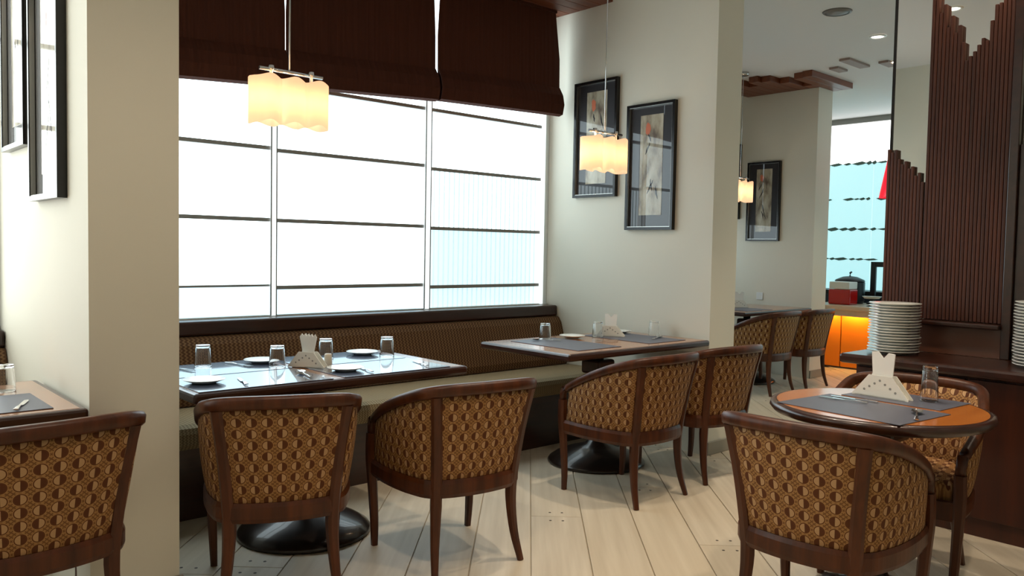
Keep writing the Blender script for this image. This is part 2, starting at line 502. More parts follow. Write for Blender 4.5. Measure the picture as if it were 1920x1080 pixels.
# walls between the bays
D1 = (0.77, 1.07); D2 = (4.40, 4.68); D3 = (8.03, 8.33)
END = 2.98; END3 = 4.195
structure('wall_left', MB().box(D1[0], D1[1], END, Y_WIN + 0.12, 0, CEIL), 'wall', 'cream partition wall standing beside the window table at the left', 'wall')
wall_r = structure('wall_right', MB().box(D2[0], D2[1], END, 5.8, 0, CEIL), 'wall', 'cream partition wall with two framed pictures at the window corner', 'wall')
wall_f = structure('wall_far', MB().box(D3[0], D3[1], END3, 5.8, 0, CEIL), 'wall', 'far cream partition wall with a framed picture and wood soffit', 'wall')
structure('wall_back', MB().box(X_MIN, X_MAX, Y_MIN - 0.1, Y_MIN, 0, CEIL), 'wall', 'plain cream wall behind the photographer', 'wall')
structure('wall_side', MB().box(X_MIN - 0.1, X_MIN, Y_MIN, 4.7, 0, CEIL), 'wall', 'plain cream wall at the end of the hall', 'wall')
def skirting(name, x0, x1, y0, y1, label):
    structure(name, MB().box(x0, x1, y0, y1, 0, 0.085, bev=0.004), 'baseboard', label, 'baseboard')
skirting('baseboard_right', D2[0] + 0.003, D2[1] + 0.012, END - 0.012, END, 'grey skirting board at the end of the picture wall')
skirting('baseboard_left', D1[0] + 0.003, D1[1] + 0.012, END - 0.012, END, 'grey skirting board at the foot of the left partition')
skirting('baseboard_far', D3[0] + 0.003, D3[1] + 0.012, END3 - 0.012, END3, 'grey skirting board at the foot of the far partition')

# window walls: sill part and lintel part with the opening between
def window_wall(name, x0, x1, y, label):
    mb = MB().box(x0, x1, y + 0.01, y + 0.12, 0, 0.86).box(x0, x1, y + 0.01, y + 0.12, 3.0, CEIL)
    structure(name, mb, 'wall', label, 'wall')
window_wall('wall_window', X_MIN, D2[0], Y_WIN, 'cream wall below and above the large bay window')
window_wall('wall_window_far', D2[1], D3[0], 5.68, 'cream wall below the hidden window of the recessed bay')
structure('wall_end', MB().box(D3[1], X_MAX, 5.8, 5.9, 0, CEIL), 'wall', 'cream wall beside the buffet area', 'wall')

def window(name, label, panels, y, detail, sun=False):
    def pane_mat(ip, ir, low):
        if sun: return 'pane_sun'
        if ip == len(panels) - 1 and ir < 2: return 'pane_reed'
        return 'pane_low' if low else 'pane'
    root = empty(name, ((panels[0][0] + panels[-1][1]) / 2, y, 0.86))
    tag(root, label, 'window', kind='structure')
    ox, oy, oz = root.location
    def part(nm, mb, mat, par=root):
        o = mb.build(nm, mat, par)
        o.location = (-ox, -oy, -oz) if par is root else (0, 0, 0)
        return o
    xa, xb = panels[0][0], panels[-1][1]
    fr = MB().box(xa - 0.02, xb + 0.085, y - 0.045, y, 0.865, 0.893)
    part('sill_frame', fr, 'win_frame')
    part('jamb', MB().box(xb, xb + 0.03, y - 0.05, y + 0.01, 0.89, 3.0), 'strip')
    part('jamb', MB().box(xb + 0.034, xb + 0.088, y - 0.03, y + 0.01, 0.89, 3.0), 'win_frame')
    part('jamb', MB().box(xa - 0.03, xa, y - 0.05, y + 0.01, 0.89, 3.0), 'win_frame')
    for a, b in zip(panels[:-1], panels[1:]):
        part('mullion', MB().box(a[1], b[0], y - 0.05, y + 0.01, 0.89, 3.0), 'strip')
        part('mullion_edge', MB().box(a[1] - 0.004, a[1] + 0.003, y - 0.052, y - 0.045, 0.89, 3.0), 'bar')
        part('mullion_edge', MB().box(b[0] - 0.003, b[0] + 0.004, y - 0.052, y - 0.045, 0.89, 3.0), 'bar')
    for ip, (x0, x1, bars) in enumerate(panels):
        zs = [0.893] + list(bars) + [3.0]
        for ir in range(len(zs) - 1):
            low = (ir == 0) or (ip == len(panels) - 1 and ir == 1)
            pn = part('pane', MB().box(x0 + 0.001, x1 - 0.001, y, y + 0.006, zs[ir] + 0.0, zs[ir + 1] - 0.002), pane_mat(ip, ir, low))
            if detail and (low or (ip == len(panels) - 1 and ir < 4)) :
                rb = MB(); n = int((x1 - x0) / 0.042)
                for k in range(n):
                    xx = x0 + (k + 0.5) * (x1 - x0) / n
                    w = 0.0075 if ip == len(panels) - 1 else 0.003
                    rb.add([(xx - w, y, zs[ir]), (xx, y - 0.004, zs[ir]), (xx + w, y, zs[ir]), (xx - w, y, zs[ir + 1] - 0.002), (xx, y - 0.004, zs[ir + 1] - 0.002), (xx + w, y, zs[ir + 1] - 0.002)], [(0, 1, 4, 3), (1, 2, 5, 4)])
                if ip == len(panels) - 1 and ir < 3:
                    r_ = part('reeded_flutes', rb, 'rib', pn); r_['kind'] = 'stuff'
        for k, z in enumerate(bars):
            h = 0.011 if not (ip == 0 and k == 0) else 0.006
            part('glazing_bar', MB().box(x0 - 0.008, x1 + 0.004, y - 0.035, y - 0.004, z - h, z + h), 'bar')
    return root
window('window_1', 'large frosted bay window with grey horizontal glazing bars behind the bench',
       [(1.10, 2.125, (1.066, 1.449, 1.865, 2.25)), (2.158, 3.225, (1.052, 1.447, 1.855, 2.235)), (3.268, 4.31, (1.036, 1.437, 1.838, 2.234))], Y_WIN, True)
window('window_2', 'frosted window of the neighbouring bay at the left edge',
       [(-2.7, -1.6, (1.05, 1.45, 1.85, 2.24)), (-1.56, -0.46, (1.05, 1.45, 1.85, 2.24)), (-0.42, 0.68, (1.05, 1.45, 1.85, 2.24))], Y_WIN, False, True)
window('window_3', 'frosted window of the recessed bay behind the far table',
       [(4.72, 5.75, (1.05, 1.45, 1.85, 2.24)), (5.79, 6.82, (1.05, 1.45, 1.85, 2.24)), (6.86, 7.93, (1.05, 1.45, 1.85, 2.24))], 5.68, False)

# far glazed end wall
def far_window():
    y0, y1 = -1.6, 5.75
    root = empty('window_4', (X_MAX, (y0 + y1) / 2, 0))
    tag(root, 'tall far window with pale green frosted film and dark leaf bands', 'window', kind='structure')
    def part(nm, mb, mat, par=root):
        o = mb.build(nm, mat, par)
        if par is root: o.location = (-X_MAX, -(y0 + y1) / 2, 0)
        return o
    part('head_frame', MB().box(X_MAX - 0.05, X_MAX + 0.02, y0, y1, 3.03, CEIL), 'bar')
    bands = (1.259, 1.653, 2.046, 2.51)
    zs = (0.0,) + bands + (3.03,)
    n = 7
    for j in range(n):
        a = y0 + (y1 - y0) * j / n; b = y0 + (y1 - y0) * (j + 1) / n
        for i in range(5):
            pn = part('pane', MB().box(X_MAX, X_MAX + 0.01, a + 0.002, b - 0.002, zs[i], zs[i + 1]), 'far_pane' if i < 4 else 'far_pane_clear')
    for z in bands:
        lf = MB(); yy = y0
        while yy < y1 - 0.15:
            L = random.uniform(0.06, 0.22); hh = random.uniform(0.012, 0.028)
            if random.random() < 0.85:
                pts = [(yy, z), (yy + L * 0.3, z + hh), (yy + L * 0.7, z + hh * 0.5), (yy + L, z), (yy + L * 0.6, z - hh), (yy + L * 0.25, z - hh * 0.6)]
                lf.prism(pts, X_MAX - 0.006, X_MAX - 0.002, axis=0)
            yy += L * random.uniform(0.75, 1.15)
        o = part('leaf_band', lf, 'band_leaf'); o['kind'] = 'stuff'
far_window()
structure('wall_end_low', MB().box(X_MAX, X_MAX + 0.1, Y_MIN, -1.6, 0, CEIL), 'wall', 'cream wall at the far end of the hall', 'wall')

# wood soffit slats on the ceiling
def soffit(name, label, rects, z):
    root = empty(name, (rects[0][0], rects[0][2], z)); tag(root, label, 'soffit', kind='structure')
    for x0, x1, y0, y1 in rects:
        o = MB().box(x0, x1, y0, y1, z, CEIL, bev=0.003).build('soffit_slat', 'soffit_wood', root)
        o.location = (-rects[0][0], -rects[0][2], -z)
rc = []
for k in range(6):
    y = 3.86 + k * 0.105
    rc.append((1.075 + random.uniform(0, 0.2), D2[0] - 0.002, y, y + 0.102))
soffit('trim_1', 'brown wood slat soffit on the ceiling above the window blinds', rc, 3.06)
rc = []
for k, x0 in enumerate((7.47, 7.50, 7.88, 7.60, 7.42, 7.36, 7.55, 7.34, 7.60, 7.76)):
    y = 3.98 + k * 0.105
    rc.append((x0, D3[0] - 0.002 if y > END3 - 0.05 else D3[1], y, y + 0.102))
soffit('trim_2', 'brown jagged wood slats on the ceiling beside the far partition', rc, 3.04)
for k, (x, y, a, b) in enumerate(((7.45, 3.55, 0.42, 0.10), (7.6, 3.78, 0.2, 0.09), (7.68, 3.34, 0.22, 0.09))):
    o = MB().box(x - a / 2, x + a / 2, y - b / 2, y + b / 2, CEIL - 0.02, CEIL, bev=0.003).build('ceiling_slat', 'pale_slat')
    tag(o, ('longest short wood slat fixed to the white ceiling', 'short wood slat on the ceiling nearest the far partition', 'short wood slat on the ceiling next to the mirror column')[k], 'wood slat', 'short wood slats on the white ceiling')

# ================================================================== BENCHES AND LEDGES
def profile_extrude(mb, prof, x0, x1, mi=0, smooth=False):
    n = len(prof); L = [0]
    for i in range(n): L.append(L[-1] + math.dist(prof[i], prof[(i + 1) % n]))
    v = [(x0, p[0], p[1]) for p in prof] + [(x1, p[0], p[1]) for p in prof]
    f, uv = [], []
    for i in range(n):
        j = (i + 1) % n
        f.append((i, j, n + j, n + i)); uv.append([(x0, L[i]), (x0, L[i + 1]), (x1, L[i + 1]), (x1, L[i])])
    mb.add(v, f, mi, smooth, uv)
    mb.add(v, [list(range(n)), [n + i for i in range(n)][::-1]], mi, False, [[(p[0], p[1]) for p in prof], [(p[0], p[1]) for p in prof[::-1]]])
    return mb

def bench(x0, x1, label, dy=0.0):
    root = empty('banquette_bench', ((x0 + x1) / 2, 3.95 + dy, 0)); tag(root, label, 'bench', 'window banquettes')
    off = (-(x0 + x1) / 2, -3.95, 0)
    def part(nm, mb, mat): o = mb.build(nm, mat, root); o.location = off
    part('base', MB().box(x0 + 0.004, x1 - 0.004, 3.80, 4.42, 0.0, 0.345), 'dark_wood')
    seat = [(3.76, 0.345), (3.735, 0.37), (3.735, 0.42), (3.75, 0.445), (3.79, 0.457), (4.22, 0.45), (4.24, 0.345)]
    part('seat_cushion', profile_extrude(MB(), seat, x0 + 0.004, x1 - 0.004), 'bench_seat')
    back = [(4.235, 0.452), (4.225, 0.5), (4.255, 0.62), (4.30, 0.76), (4.325, 0.795), (4.36, 0.803), (4.43, 0.803), (4.43, 0.452)]
    part('back_cushion', profile_extrude(MB(), back, x0 + 0.004, x1 - 0.004), 'bench_back')
    return root
bench(D1[1], D2[0], 'long brown fabric banquette bench under the large window')
bench(X_MIN + 0.3, D1[0], 'brown banquette bench of the neighbouring bay at the left edge')
bench(D2[1], D3[0], 'brown banquette bench of the recessed bay behind the far table', 1.21)
for nm, x0, x1, dy, lb in (('trim_3', D1[1], D2[0], 0, 'dark wooden ledge along the top of the long window bench'), ('trim_4', X_MIN + 0.3, D1[0], 0, 'dark wooden ledge above the bench of the left bay'), ('trim_5', D2[1], D3[0], 1.21, 'dark wooden ledge above the bench of the recessed bay')):
    o = structure(nm, MB().box(x0 + 0.003, x1 - 0.003, 4.345 + dy, (4.448 if dy == 0 else 4.43) + dy, 0.805, 0.885, bev=0.012), 'dark_wood', lb, 'ledge')

# ================================================================== BLINDS
def blind(x0, x1, zl, zr, bulge, label, wid_=0.020, dy=0.0):
    root = empty('window_blind', ((x0 + x1) / 2, 4.33 + dy, CEIL)); tag(root, label, 'blind', 'dark brown window blinds')
    nx = int((x1 - x0) / 0.018); Y0 = 4.30
    def sheet(prof, th):
        mb = MB(); m = len(prof); v = []; f = []
        for side in (0, 1):
            for i in range(nx + 1):
                t = i / nx; x = x0 + (x1 - x0) * t; zb = zl + (zr - zl) * t; xw = (t - 0.5) * 2 * wid_
                rip = 0.0018 * (i % 2)
                e = bulge * max(0.0, (t - 0.93) / 0.07) if bulge else 0
                for (y, h, top) in prof:
                    z = zb + h if not top else h
                    v.append((x + ((xw + e * 0.03) if not top else 0), Y0 + y + rip + side * th, z))
        b = (nx + 1) * m
        for i in range(nx):
            for k in range(m - 1):
                f.append((i * m + k, (i + 1) * m + k, (i + 1) * m + k + 1, i * m + k + 1))
                f.append((b + i * m + k, b + i * m + k + 1, b + (i + 1) * m + k + 1, b + (i + 1) * m + k))
        for i in (0, nx):
            for k in range(m - 1): f.append((i * m + k, i * m + k + 1, b + i * m + k + 1, b + i * m + k))
        for i in range(nx):
            for k in (0, m - 1): f.append((i * m + k, (i + 1) * m + k, b + (i + 1) * m + k, b + i * m + k))
        return mb.add(v, f)
    def part(nm, mb):
        o = mb.build(nm, 'blind', root); o.location = (-(x0 + x1) / 2, -4.33, -CEIL)
    part('cloth', sheet([(0, CEIL - 0.05, True), (0.0, 0.42, False), (-0.004, 0.2, False), (-0.01, 0.1, False)], 0.006))
    part('lower_fold', sheet([(-0.008, 0.21, False), (-0.045, 0.15, False), (-0.06, 0.08, False), (-0.045, 0.01, False), (-0.01, 0.0, False)], 0.006))
    part('inner_fold', sheet([(0.012, 0.16, False), (0.02, 0.06, False), (0.01, 0.004, False)], 0.006))
    part('head_rail', MB().box(x0, x1, Y0 - 0.015, Y0 + 0.03, CEIL - 0.06, CEIL - 0.041))
blind(1.085, 2.110, 2.12, 2.188, 0, 'dark brown cloth blind nearest the left partition')
blind(2.156, 3.160, 2.19, 2.252, 0, 'middle dark brown cloth blind of the large window')
blind(3.218, 4.27, 2.258, 2.295, 1, 'dark brown cloth blind next to the framed pictures')
for k_, (a_, b_) in enumerate(((4.74, 5.74), (5.80, 6.81), (6.87, 7.92))):
    blind(a_, b_, 1.66, 1.66, 0, 'dark brown cloth blind in the recessed far bay, %s' % ('nearest the picture wall', 'in the middle', 'nearest the far partition')[k_], dy=1.2)

# ================================================================== PICTURES
def picture(x, y0, y1, z0, z1, label, seed):
    """hangs on a wall facing -X at x"""
    rnd = random.Random(seed)
    cy, cz = (y0 + y1) / 2, (z0 + z1) / 2; W, Hh = y1 - y0, z1 - z0
    root = empty('framed_picture', (x, cy, cz)); tag(root, label, 'picture', 'framed ink pictures')
    def bx(mb, a, b, c, d, xa, xb): return mb.box(-xb, -xa, a, b, c, d)
    fw_ = 0.019; mb = MB()
    for a, b, c, d in ((-W / 2, W / 2, Hh / 2 - fw_, Hh / 2), (-W / 2, W / 2, -Hh / 2, -Hh / 2 + fw_), (-W / 2, -W / 2 + fw_, -Hh / 2 + fw_, Hh / 2 - fw_), (W / 2 - fw_, W / 2, -Hh / 2 + fw_, Hh / 2 - fw_)):
        bx(mb, a, b, c, d, 0.001, 0.034)
    mb.build('frame', 'black_frame', root)
    a_, b_ = W / 2 - fw_, Hh / 2 - fw_; bw = 0.0035; mb = MB()
    for a, b, c, d in ((-a_, a_, b_ - bw, b_), (-a_, a_, -b_, -b_ + bw), (-a_, -a_ + bw, -b_ + bw, b_ - bw), (a_ - bw, a_, -b_ + bw, b_ - bw)):
        bx(mb, a, b, c, d, 0.012, 0.030)
    mb.build('silver_bead', 'silver', root)
    bx(MB(), -a_, a_, -b_, b_, 0.003, 0.010).build('mount_board', 'art_back', root)
    art = bx(MB(), -a_ * 0.52, a_ * 0.52, -b_ * 0.80, b_ * 0.86, 0.010, 0.0115).build('painted_sheet', 'art', root)
    for k in range(5):
        yy = rnd.uniform(-0.045, 0.03); zz = b_ * rnd.uniform(-0.35, 0.6); L_ = rnd.uniform(0.05, 0.13); sl = rnd.uniform(-0.5, 0.5)
        pth = [(yy + sl * j * L_ / 5 + rnd.uniform(-0.004, 0.004), zz - j * L_ / 5) for j in range(6)]
        pts = [(p[0] + 0.0015 + 0.005 * math.sin(PI * j / 5), p[1]) for j, p in enumerate(pth)] + [(p[0] - 0.0015 - 0.005 * math.sin(PI * j / 5), p[1]) for j, p in reversed(list(enumerate(pth)))]
        MB().prism(pts, -0.0122, -0.0115, axis=0).build('ink_stroke', 'ink', art)
    c = [(0.03 + 0.022 * math.cos(t) * rnd.uniform(0.7, 1.2), b_ * 0.62 + 0.045 * math.sin(t) * rnd.uniform(0.7, 1.2)) for t in [2 * PI * j / 10 for j in range(10)]]
    MB().prism(c, -0.0122, -0.0115, axis=0).build('coral_blossom', 'coral', art)
    return root
picture(D2[0], 3.775, 4.185, 1.69, 2.525, 'tall black framed picture nearest the window, behind the pendant lamp', 1)
picture(D2[0], 3.275, 3.68, 1.452, 2.305, 'tall black framed picture nearest the edge of the cream picture wall', 2)
picture(D1[0], 3.775, 4.21, 1.69, 2.525, 'black framed picture cut by the left edge, hung higher on the bright wall', 3)
picture(D1[0], 3.24, 3.69, 1.457, 2.31, 'black framed picture hung lower on the bright wall beside the tan pillar face', 4)
picture(D3[0], 4.585, 4.985, 1.447, 2.31, 'tall black framed picture on the far partition', 5)
picture(D3[0], 5.08, 5.49, 1.69, 2.525, 'framed picture half hidden behind the corner of the picture wall', 6)
o = MB().box(-0.008, 0, -0.04, 0.04, -0.04, 0.04, bev=0.003).build('wall_socket', 'socket', None, (D3[0] - 0.001, 4.80, 0.84))
tag(o, 'small white socket plate on the far partition above the table', 'socket')

# ================================================================== CHAIRS
LOW = [(-.258, .235), (-.268, .06), (-.248, -.11), (-.19, -.222), (0, -.258), (.19, -.222), (.248, -.11), (.268, .06), (.258, .235)]
TOP = [(-.266, .205, .58), (-.292, .05, .655), (-.285, -.13, .728), (-.230, -.288, .773), (0, -.335, .782), (.230, -.288, .773), (.285, -.13, .728), (.292, .05, .655), (.266, .205, .58)]
NS = 6
def make_chair():
    root = empty('tub_chair')
    low = catmull([(a, b, 0) for a, b in LOW], NS)
    top = catmull(TOP, NS)
    def outward(p): return Vector((p.x, p.y - 0.05, 0)).normalized()
    # top rail with arms running down into the front legs
    pathL = [Vector((-.258, .242, .50)), Vector((-.26, .24, .545)), Vector((-.263, .226, .575))]
    pathR = [Vector((-p.x, p.y, p.z)) for p in reversed(pathL)]
    path = pathL + top + pathR
    wid = [0.036 + 0.006 * math.sin(PI * i / (len(path) - 1)) for i in range(len(path))]
    hei = [0.034 + 0.014 * math.sin(PI * i / (len(path) - 1)) for i in range(len(path))]
    MB().sweep(path, lambda i: outward(path[i]) if 2 < i < len(path) - 3 else Vector((1, 0, 0)), wid, hei, smooth=True).build('top_rail', 'chair_wood', root)
    # seat rail
    rail = [Vector((p.x, p.y, .362)) for p in low]
    MB().sweep(rail, lambda i: outward(rail[i]), 0.03, 0.075).build('seat_rail', 'chair_wood', root)
    MB().box(-.25, .25, .222, .25, .325, .40, bev=.004).build('front_rail', 'chair_wood', root)
    # legs
    for s in (-1, 1):
        p = catmull([(s * .246, .232, 0), (s * .25, .228, .12), (s * .258, .236, .30), (s * .262, .242, .42), (s * .259, .243, .51)], 3)
        w = [0.027 + 0.017 * min(1, k / 8) for k in range(len(p))]
        MB().sweep(p, lambda i: Vector((1, 0, 0)), w, w).build('leg', 'chair_wood', root)
        p = catmull([(s * .212, -.262, 0), (s * .196, -.23, .12), (s * .186, -.216, .26), (s * .188, -.222, .38), (s * .205, -.250, .58), (s * .228, -.284, .755)], 4)
        w = [0.026 + 0.02 * min(1, k / 9) for k in range(len(p))]
        MB().sweep(p, lambda i: Vector((.93, s * .36, 0)), w, [x * .9 for x in w]).build('leg', 'chair_wood', root)
    # upholstered panels between the posts
    def panel(name, i0, i1, z0):
        idx = list(range(i0, i1 + 1)); nt_ = 8; mb = MB(); V = []; UV = []
        slen = [0.0]
        for a, b in zip(idx[:-1], idx[1:]): slen.append(slen[-1] + (low[b] - low[a]).length * 1.06)
        for side in (0, 1):
            for n_, i in enumerate(idx):
                s_ = n_ / (len(idx) - 1)
                a = Vector((low[i].x, low[i].y, z0)); b = Vector((top[i].x, top[i].y, top[i].z - 0.018))
                for k in range(nt_ + 1):
                    t = k / nt_
                    tt = t ** 1.25
                    p = Vector((a.x + (b.x - a.x) * tt, a.y + (b.y - a.y) * tt, a.z + (b.z - a.z) * t))
                    nrm = outward(low[i])
                    bulge = math.sin(PI * t) ** 0.6 * math.sin(PI * min(1, max(0, s_))) ** 0.5
                    off = (0.004 + 0.012 * bulge) if side == 0 else (-0.030 - 0.012 * bulge)
                    V.append(p + nrm * off); UV.append((slen[n_] - slen[-1] / 2 + 0.028, p.z))
        m = nt_ + 1; b0 = len(idx) * m; F = []; U = []
        for n_ in range(len(idx) - 1):
            for k in range(nt_):
                q = [n_ * m + k, (n_ + 1) * m + k, (n_ + 1) * m + k + 1, n_ * m + k + 1]
                F.append(q); U.append([UV[x] for x in q])
                q2 = [b0 + x for x in q[::-1]]; F.append(q2); U.append([UV[x] for x in q2])
        for k in range(nt_):
            for n_ in (0, len(idx) - 1):
                q = [n_ * m + k, n_ * m + k + 1, b0 + n_ * m + k + 1, b0 + n_ * m + k]; F.append(q); U.append([UV[x] for x in q])
        for n_ in range(len(idx) - 1):
            for k in (0, nt_):
                q = [n_ * m + k, (n_ + 1) * m + k, b0 + (n_ + 1) * m + k, b0 + n_ * m + k]; F.append(q); U.append([UV[x] for x in q])
        mb.add(V, F, 0, True, U)
        return mb.build(name, 'fabric', root)
    panel('back_panel', 3 * NS, 5 * NS, .392)
    panel('side_panel', 1, 3 * NS, .392)
    panel('side_panel', 5 * NS, 8 * NS - 1, .392)
    # cushion
    ring = [Vector((p.x * .87, p.y * .86 + .008, 0)) for p in low] + [Vector((x, .225 + .012 * math.cos(x * 6), 0)) for x in (.13, 0, -.13)]
    n = len(ring); V = []; F = []; U = []
    lev = [(1.0, .385), (1.0, .43), (.985, .455), (.93, .468), (.6, .476), (.02, .478)]
    for sc, z in lev:
        for p in ring: V.append((p.x * sc, p.y * sc, z))
    for l in range(len(lev) - 1):
        for i in range(n):
            j = (i + 1) % n
            q = [l * n + i, l * n + j, (l + 1) * n + j, (l + 1) * n + i]
            F.append(q); U.append([(V[x][0], V[x][1]) for x in q])
    F.append([(len(lev) - 1) * n + i for i in range(n)]); U.append([(V[x][0], V[x][1]) for x in F[-1]])
    F.append([i for i in range(n)][::-1]); U.append([(V[x][0], V[x][1]) for x in F[-1]])
    MB().add(V, F, 0, True, U).build('seat_cushion', 'fabric', root)
    return root

chair0 = make_chair()
used = [False]
chair0.scale = (.97, .97, .97)
def place_chair(cx, cy, deg, label):
    """cx, cy: floor point at the middle of the four legs"""
    a = math.radians(deg)
    c = chair0 if not used[0] else copy_tree(chair0)
    used[0] = True
    c.location = (cx, cy, 0.0)
    c.rotation_euler.z = a
    tag(c, label, 'chair', 'wooden tub chairs with patterned upholstery')
    return c
place_chair(1.415, 2.89, -23, 'patterned tub chair with brown wood frame at the window table, nearest the left partition')
place_chair(2.115, 2.724, -7.4, 'patterned tub chair turned half sideways at the right end of the window table')
place_chair(3.39, 2.81, -0.3, 'patterned tub chair at the corner table beneath the two pictures, left of its pair')
place_chair(4.055, 2.83, -4, 'patterned tub chair at the corner table, beside the end of the picture wall')
place_chair(2.653, 1.304, -86, 'patterned tub chair in front of the round table, its back to the viewer')
place_chair(3.415, 1.372, 101, 'patterned tub chair behind the round table, against the plate counter')
place_chair(0.567, 2.916, 6, 'patterned tub chair cut by the left edge, in front of the tan pillar')
place_chair(6.91, 4.12, 0, 'patterned tub chair at the far table, left of the far pair')
place_chair(7.53, 4.10, 0, 'patterned tub chair at the far table, next to the glowing orange buffet')

# ================================================================== TABLES
def dining_table(x0, x1, y0, y1, label, h=0.75):
    cx, cy = (x0 + x1) / 2, (y0 + y1) / 2; W, D = x1 - x0, y1 - y0
    root = empty('dining_table', (cx, cy, 0)); tag(root, label, 'table', 'rectangular pedestal tables')
    MB().box(-W / 2, W / 2, -D / 2, D / 2, h - .04, h - .001, bev=.011).build('tabletop', 'dark_wood', root)
    MB().box(-W / 2 + .022, W / 2 - .022, -D / 2 + .022, D / 2 - .022, h - .01, h, bev=.001).build('top_veneer', 'table_top', root)
    MB().box(-.075, .075, -.075, .075, h - .20, h - .11, bev=.015).build('hub', 'dark_wood', root)
    MB().lathe([(.0, h - .115), (.035, h - .115), (.035, h - .038), (0, h - .038)], seg=16).build('neck', 'base_metal', root)
    MB().lathe([(.0, .08), (.05, .08), (.042, .12), (.038, .3), (.038, h - .19), (0, h - .19)], seg=20).build('column', 'base_metal', root)
    MB().lathe([(0, 0), (.292, 0), (.30, .008), (.292, .022), (.25, .05), (.19, .076), (.12, .098), (.07, .115), (.048, .14), (0, .14)], seg=48).build('base', 'base_metal', root)
    return root
T1 = dining_table(1.115, 2.40, 2.955, 3.70, 'dark edged table laid for four under the nearest hanging lamp')
T2 = dining_table(3.09, 4.372, 2.955, 3.695, 'dark edged table in the corner below the two framed pictures')
T0 = dining_table(-0.53, 0.752, 2.91, 3.64, 'dark edged table cut by the left edge, against the bright wall')
T3 = dining_table(6.72, 8.0, 4.17, 4.91, 'dark edged table in the recessed bay beyond the picture wall')
RX, RY, RR = 3.02, 1.30, 0.385
rt_ = empty('round_table', (RX, RY, 0)); tag(rt_, 'small round honey wood table with dark moulded rim', 'table')
MB().lathe([(0, .705), (RR - .04, .705), (RR - .012, .715), (RR, .73), (RR - .004, .745), (RR - .018, .7495), (RR - .03, .7495), (0, .7495)], seg=72).build('tabletop', 'dark_wood', rt_)
MB().lathe([(0, .742), (RR - .026, .742), (RR - .026, .7502), (0, .7502)], seg=72, smooth=False).build('top_veneer', 'round_top', rt_)
MB().box(-.09, .09, -.09, .09, .62, .705, bev=.02).build('hub', 'dark_wood', rt_)
MB().lathe([(.0, .08), (.05, .08), (.042, .12), (.038, .3), (.038, .63), (0, .63)], seg=20).build('column', 'base_metal', rt_)
MB().lathe([(0, 0), (.235, 0), (.242, .008), (.235, .022), (.2, .048), (.15, .07), (.1, .09), (.06, .11), (.048, .14), (0, .14)], seg=40).build('base', 'base_metal', rt_)

# ================================================================== TABLE SETTINGS
TZ = 0.7505
def placemat(x, y, w, d, rz, label, z=TZ, mat='mat'):
    o = MB().box(-w / 2, w / 2, -d / 2, d / 2, 0, .0025, bev=.0008).build('placemat', mat, None, (x, y, z), rz)
    tag(o, label, 'placemat', 'slate placemats')
MZ = TZ + .0028
placemat(1.42, 3.15, .56, .35, 0, 'slate placemat on the table laid for four, front corner near the left partition', mat='mat_gloss')
placemat(2.03, 3.15, .56, .35, 0, 'slate placemat on the table laid for four, front corner at its free end', mat='mat_gloss')
placemat(1.42, 3.515, .56, .35, 0, 'slate placemat on the table laid for four, bench side near the left partition', mat='mat_gloss')
placemat(2.03, 3.515, .56, .35, 0, 'slate placemat on the table laid for four, bench side at its free end', mat='mat_gloss')
placemat(3.43, 3.32, .36, .56, 0, 'slate placemat at the free end of the corner table')
placemat(4.05, 3.32, .36, .56, 0, 'slate placemat of the corner table against the picture wall')
placemat(0.42, 3.14, .48, .34, 0, 'slate placemat on the table at the left edge')
placemat(2.89, 1.305, .34, .47, math.radians(-6), 'slate placemat on the round table, nearest the viewer')
placemat(3.215, 1.285, .25, .38, math.radians(-4), 'slate placemat on the round table, on the counter side')
placemat(7.1, 4.4, .46, .33, 0, 'slate placemat on the far table in the recessed bay')

gl = MB().lathe([(.0355, 0), (.0370, .001), (.0372, .004), (.0305, .094), (.0290, .0975), (0, .0980),
                 (0, .0865), (.0270, .0860), (.0285, .0830), (.0350, .004), (.0350, .001), (.0355, 0)], seg=28)
glass_me = gl.mesh('tumbler'); glass_me.materials.append(M['glass'])
def tumbler(x, y, label, z=MZ, sc=(1, 1, 1)):
    o = link_mesh('tumbler', glass_me, None, (x, y, z + .0003)); o.scale = sc; tag(o, label, 'glass', 'upturned glass tumblers')
tumbler(1.397, 3.60, 'upturned clear tumbler on the table laid for four, nearest the left partition')
tumbler(1.655, 3.40, 'upturned clear tumbler just left of the napkin holder on the table laid for four')
tumbler(1.971, 3.53, 'upturned clear tumbler just behind the napkin holder on the table laid for four')
tumbler(2.265, 3.44, 'upturned clear tumbler at the free end of the table laid for four')
tumbler(3.50, 3.56, 'upturned clear tumbler at the free corner of the table below the pictures')
tumbler(3.885, 3.47, 'upturned clear tumbler before the napkin holder below the pictures')
tumbler(4.28, 3.33, 'upturned clear tumbler close to the end of the picture wall')
tumbler(.60, 3.42, 'upturned clear tumbler on the table at the left edge', TZ)
tumbler(3.24, 1.205, 'tall upturned clear tumbler on the round table', sc=(.86, .86, 1.38))

def side_plate(x, y, label, r=.082, z=MZ):
    s = r / .082
    o = MB().lathe([(0, 0), (.045 * s, 0), (.05 * s, .003), (.078 * s, .013), (.082 * s, .0155), (.0805 * s, .0165), (.05 * s, .007), (0, .0055)], seg=36).build('side_plate', 'china', None, (x, y, z + .0003))
    tag(o, label, 'plate', 'white side plates')
side_plate(1.235, 3.17, 'white side plate on the laid table, beside the left partition')
side_plate(1.85, 3.135, 'white side plate in front of the napkin holder on the laid table')
side_plate(1.66, 3.57, 'white side plate on the bench side of the laid table, behind a tumbler')
side_plate(2.2, 3.565, 'white side plate at the far free corner of the laid table')
side_plate(3.70, 3.52, 'white side plate before the napkin holder on the corner table')
side_plate(4.2, 3.56, 'white side plate against the picture wall on the corner table')

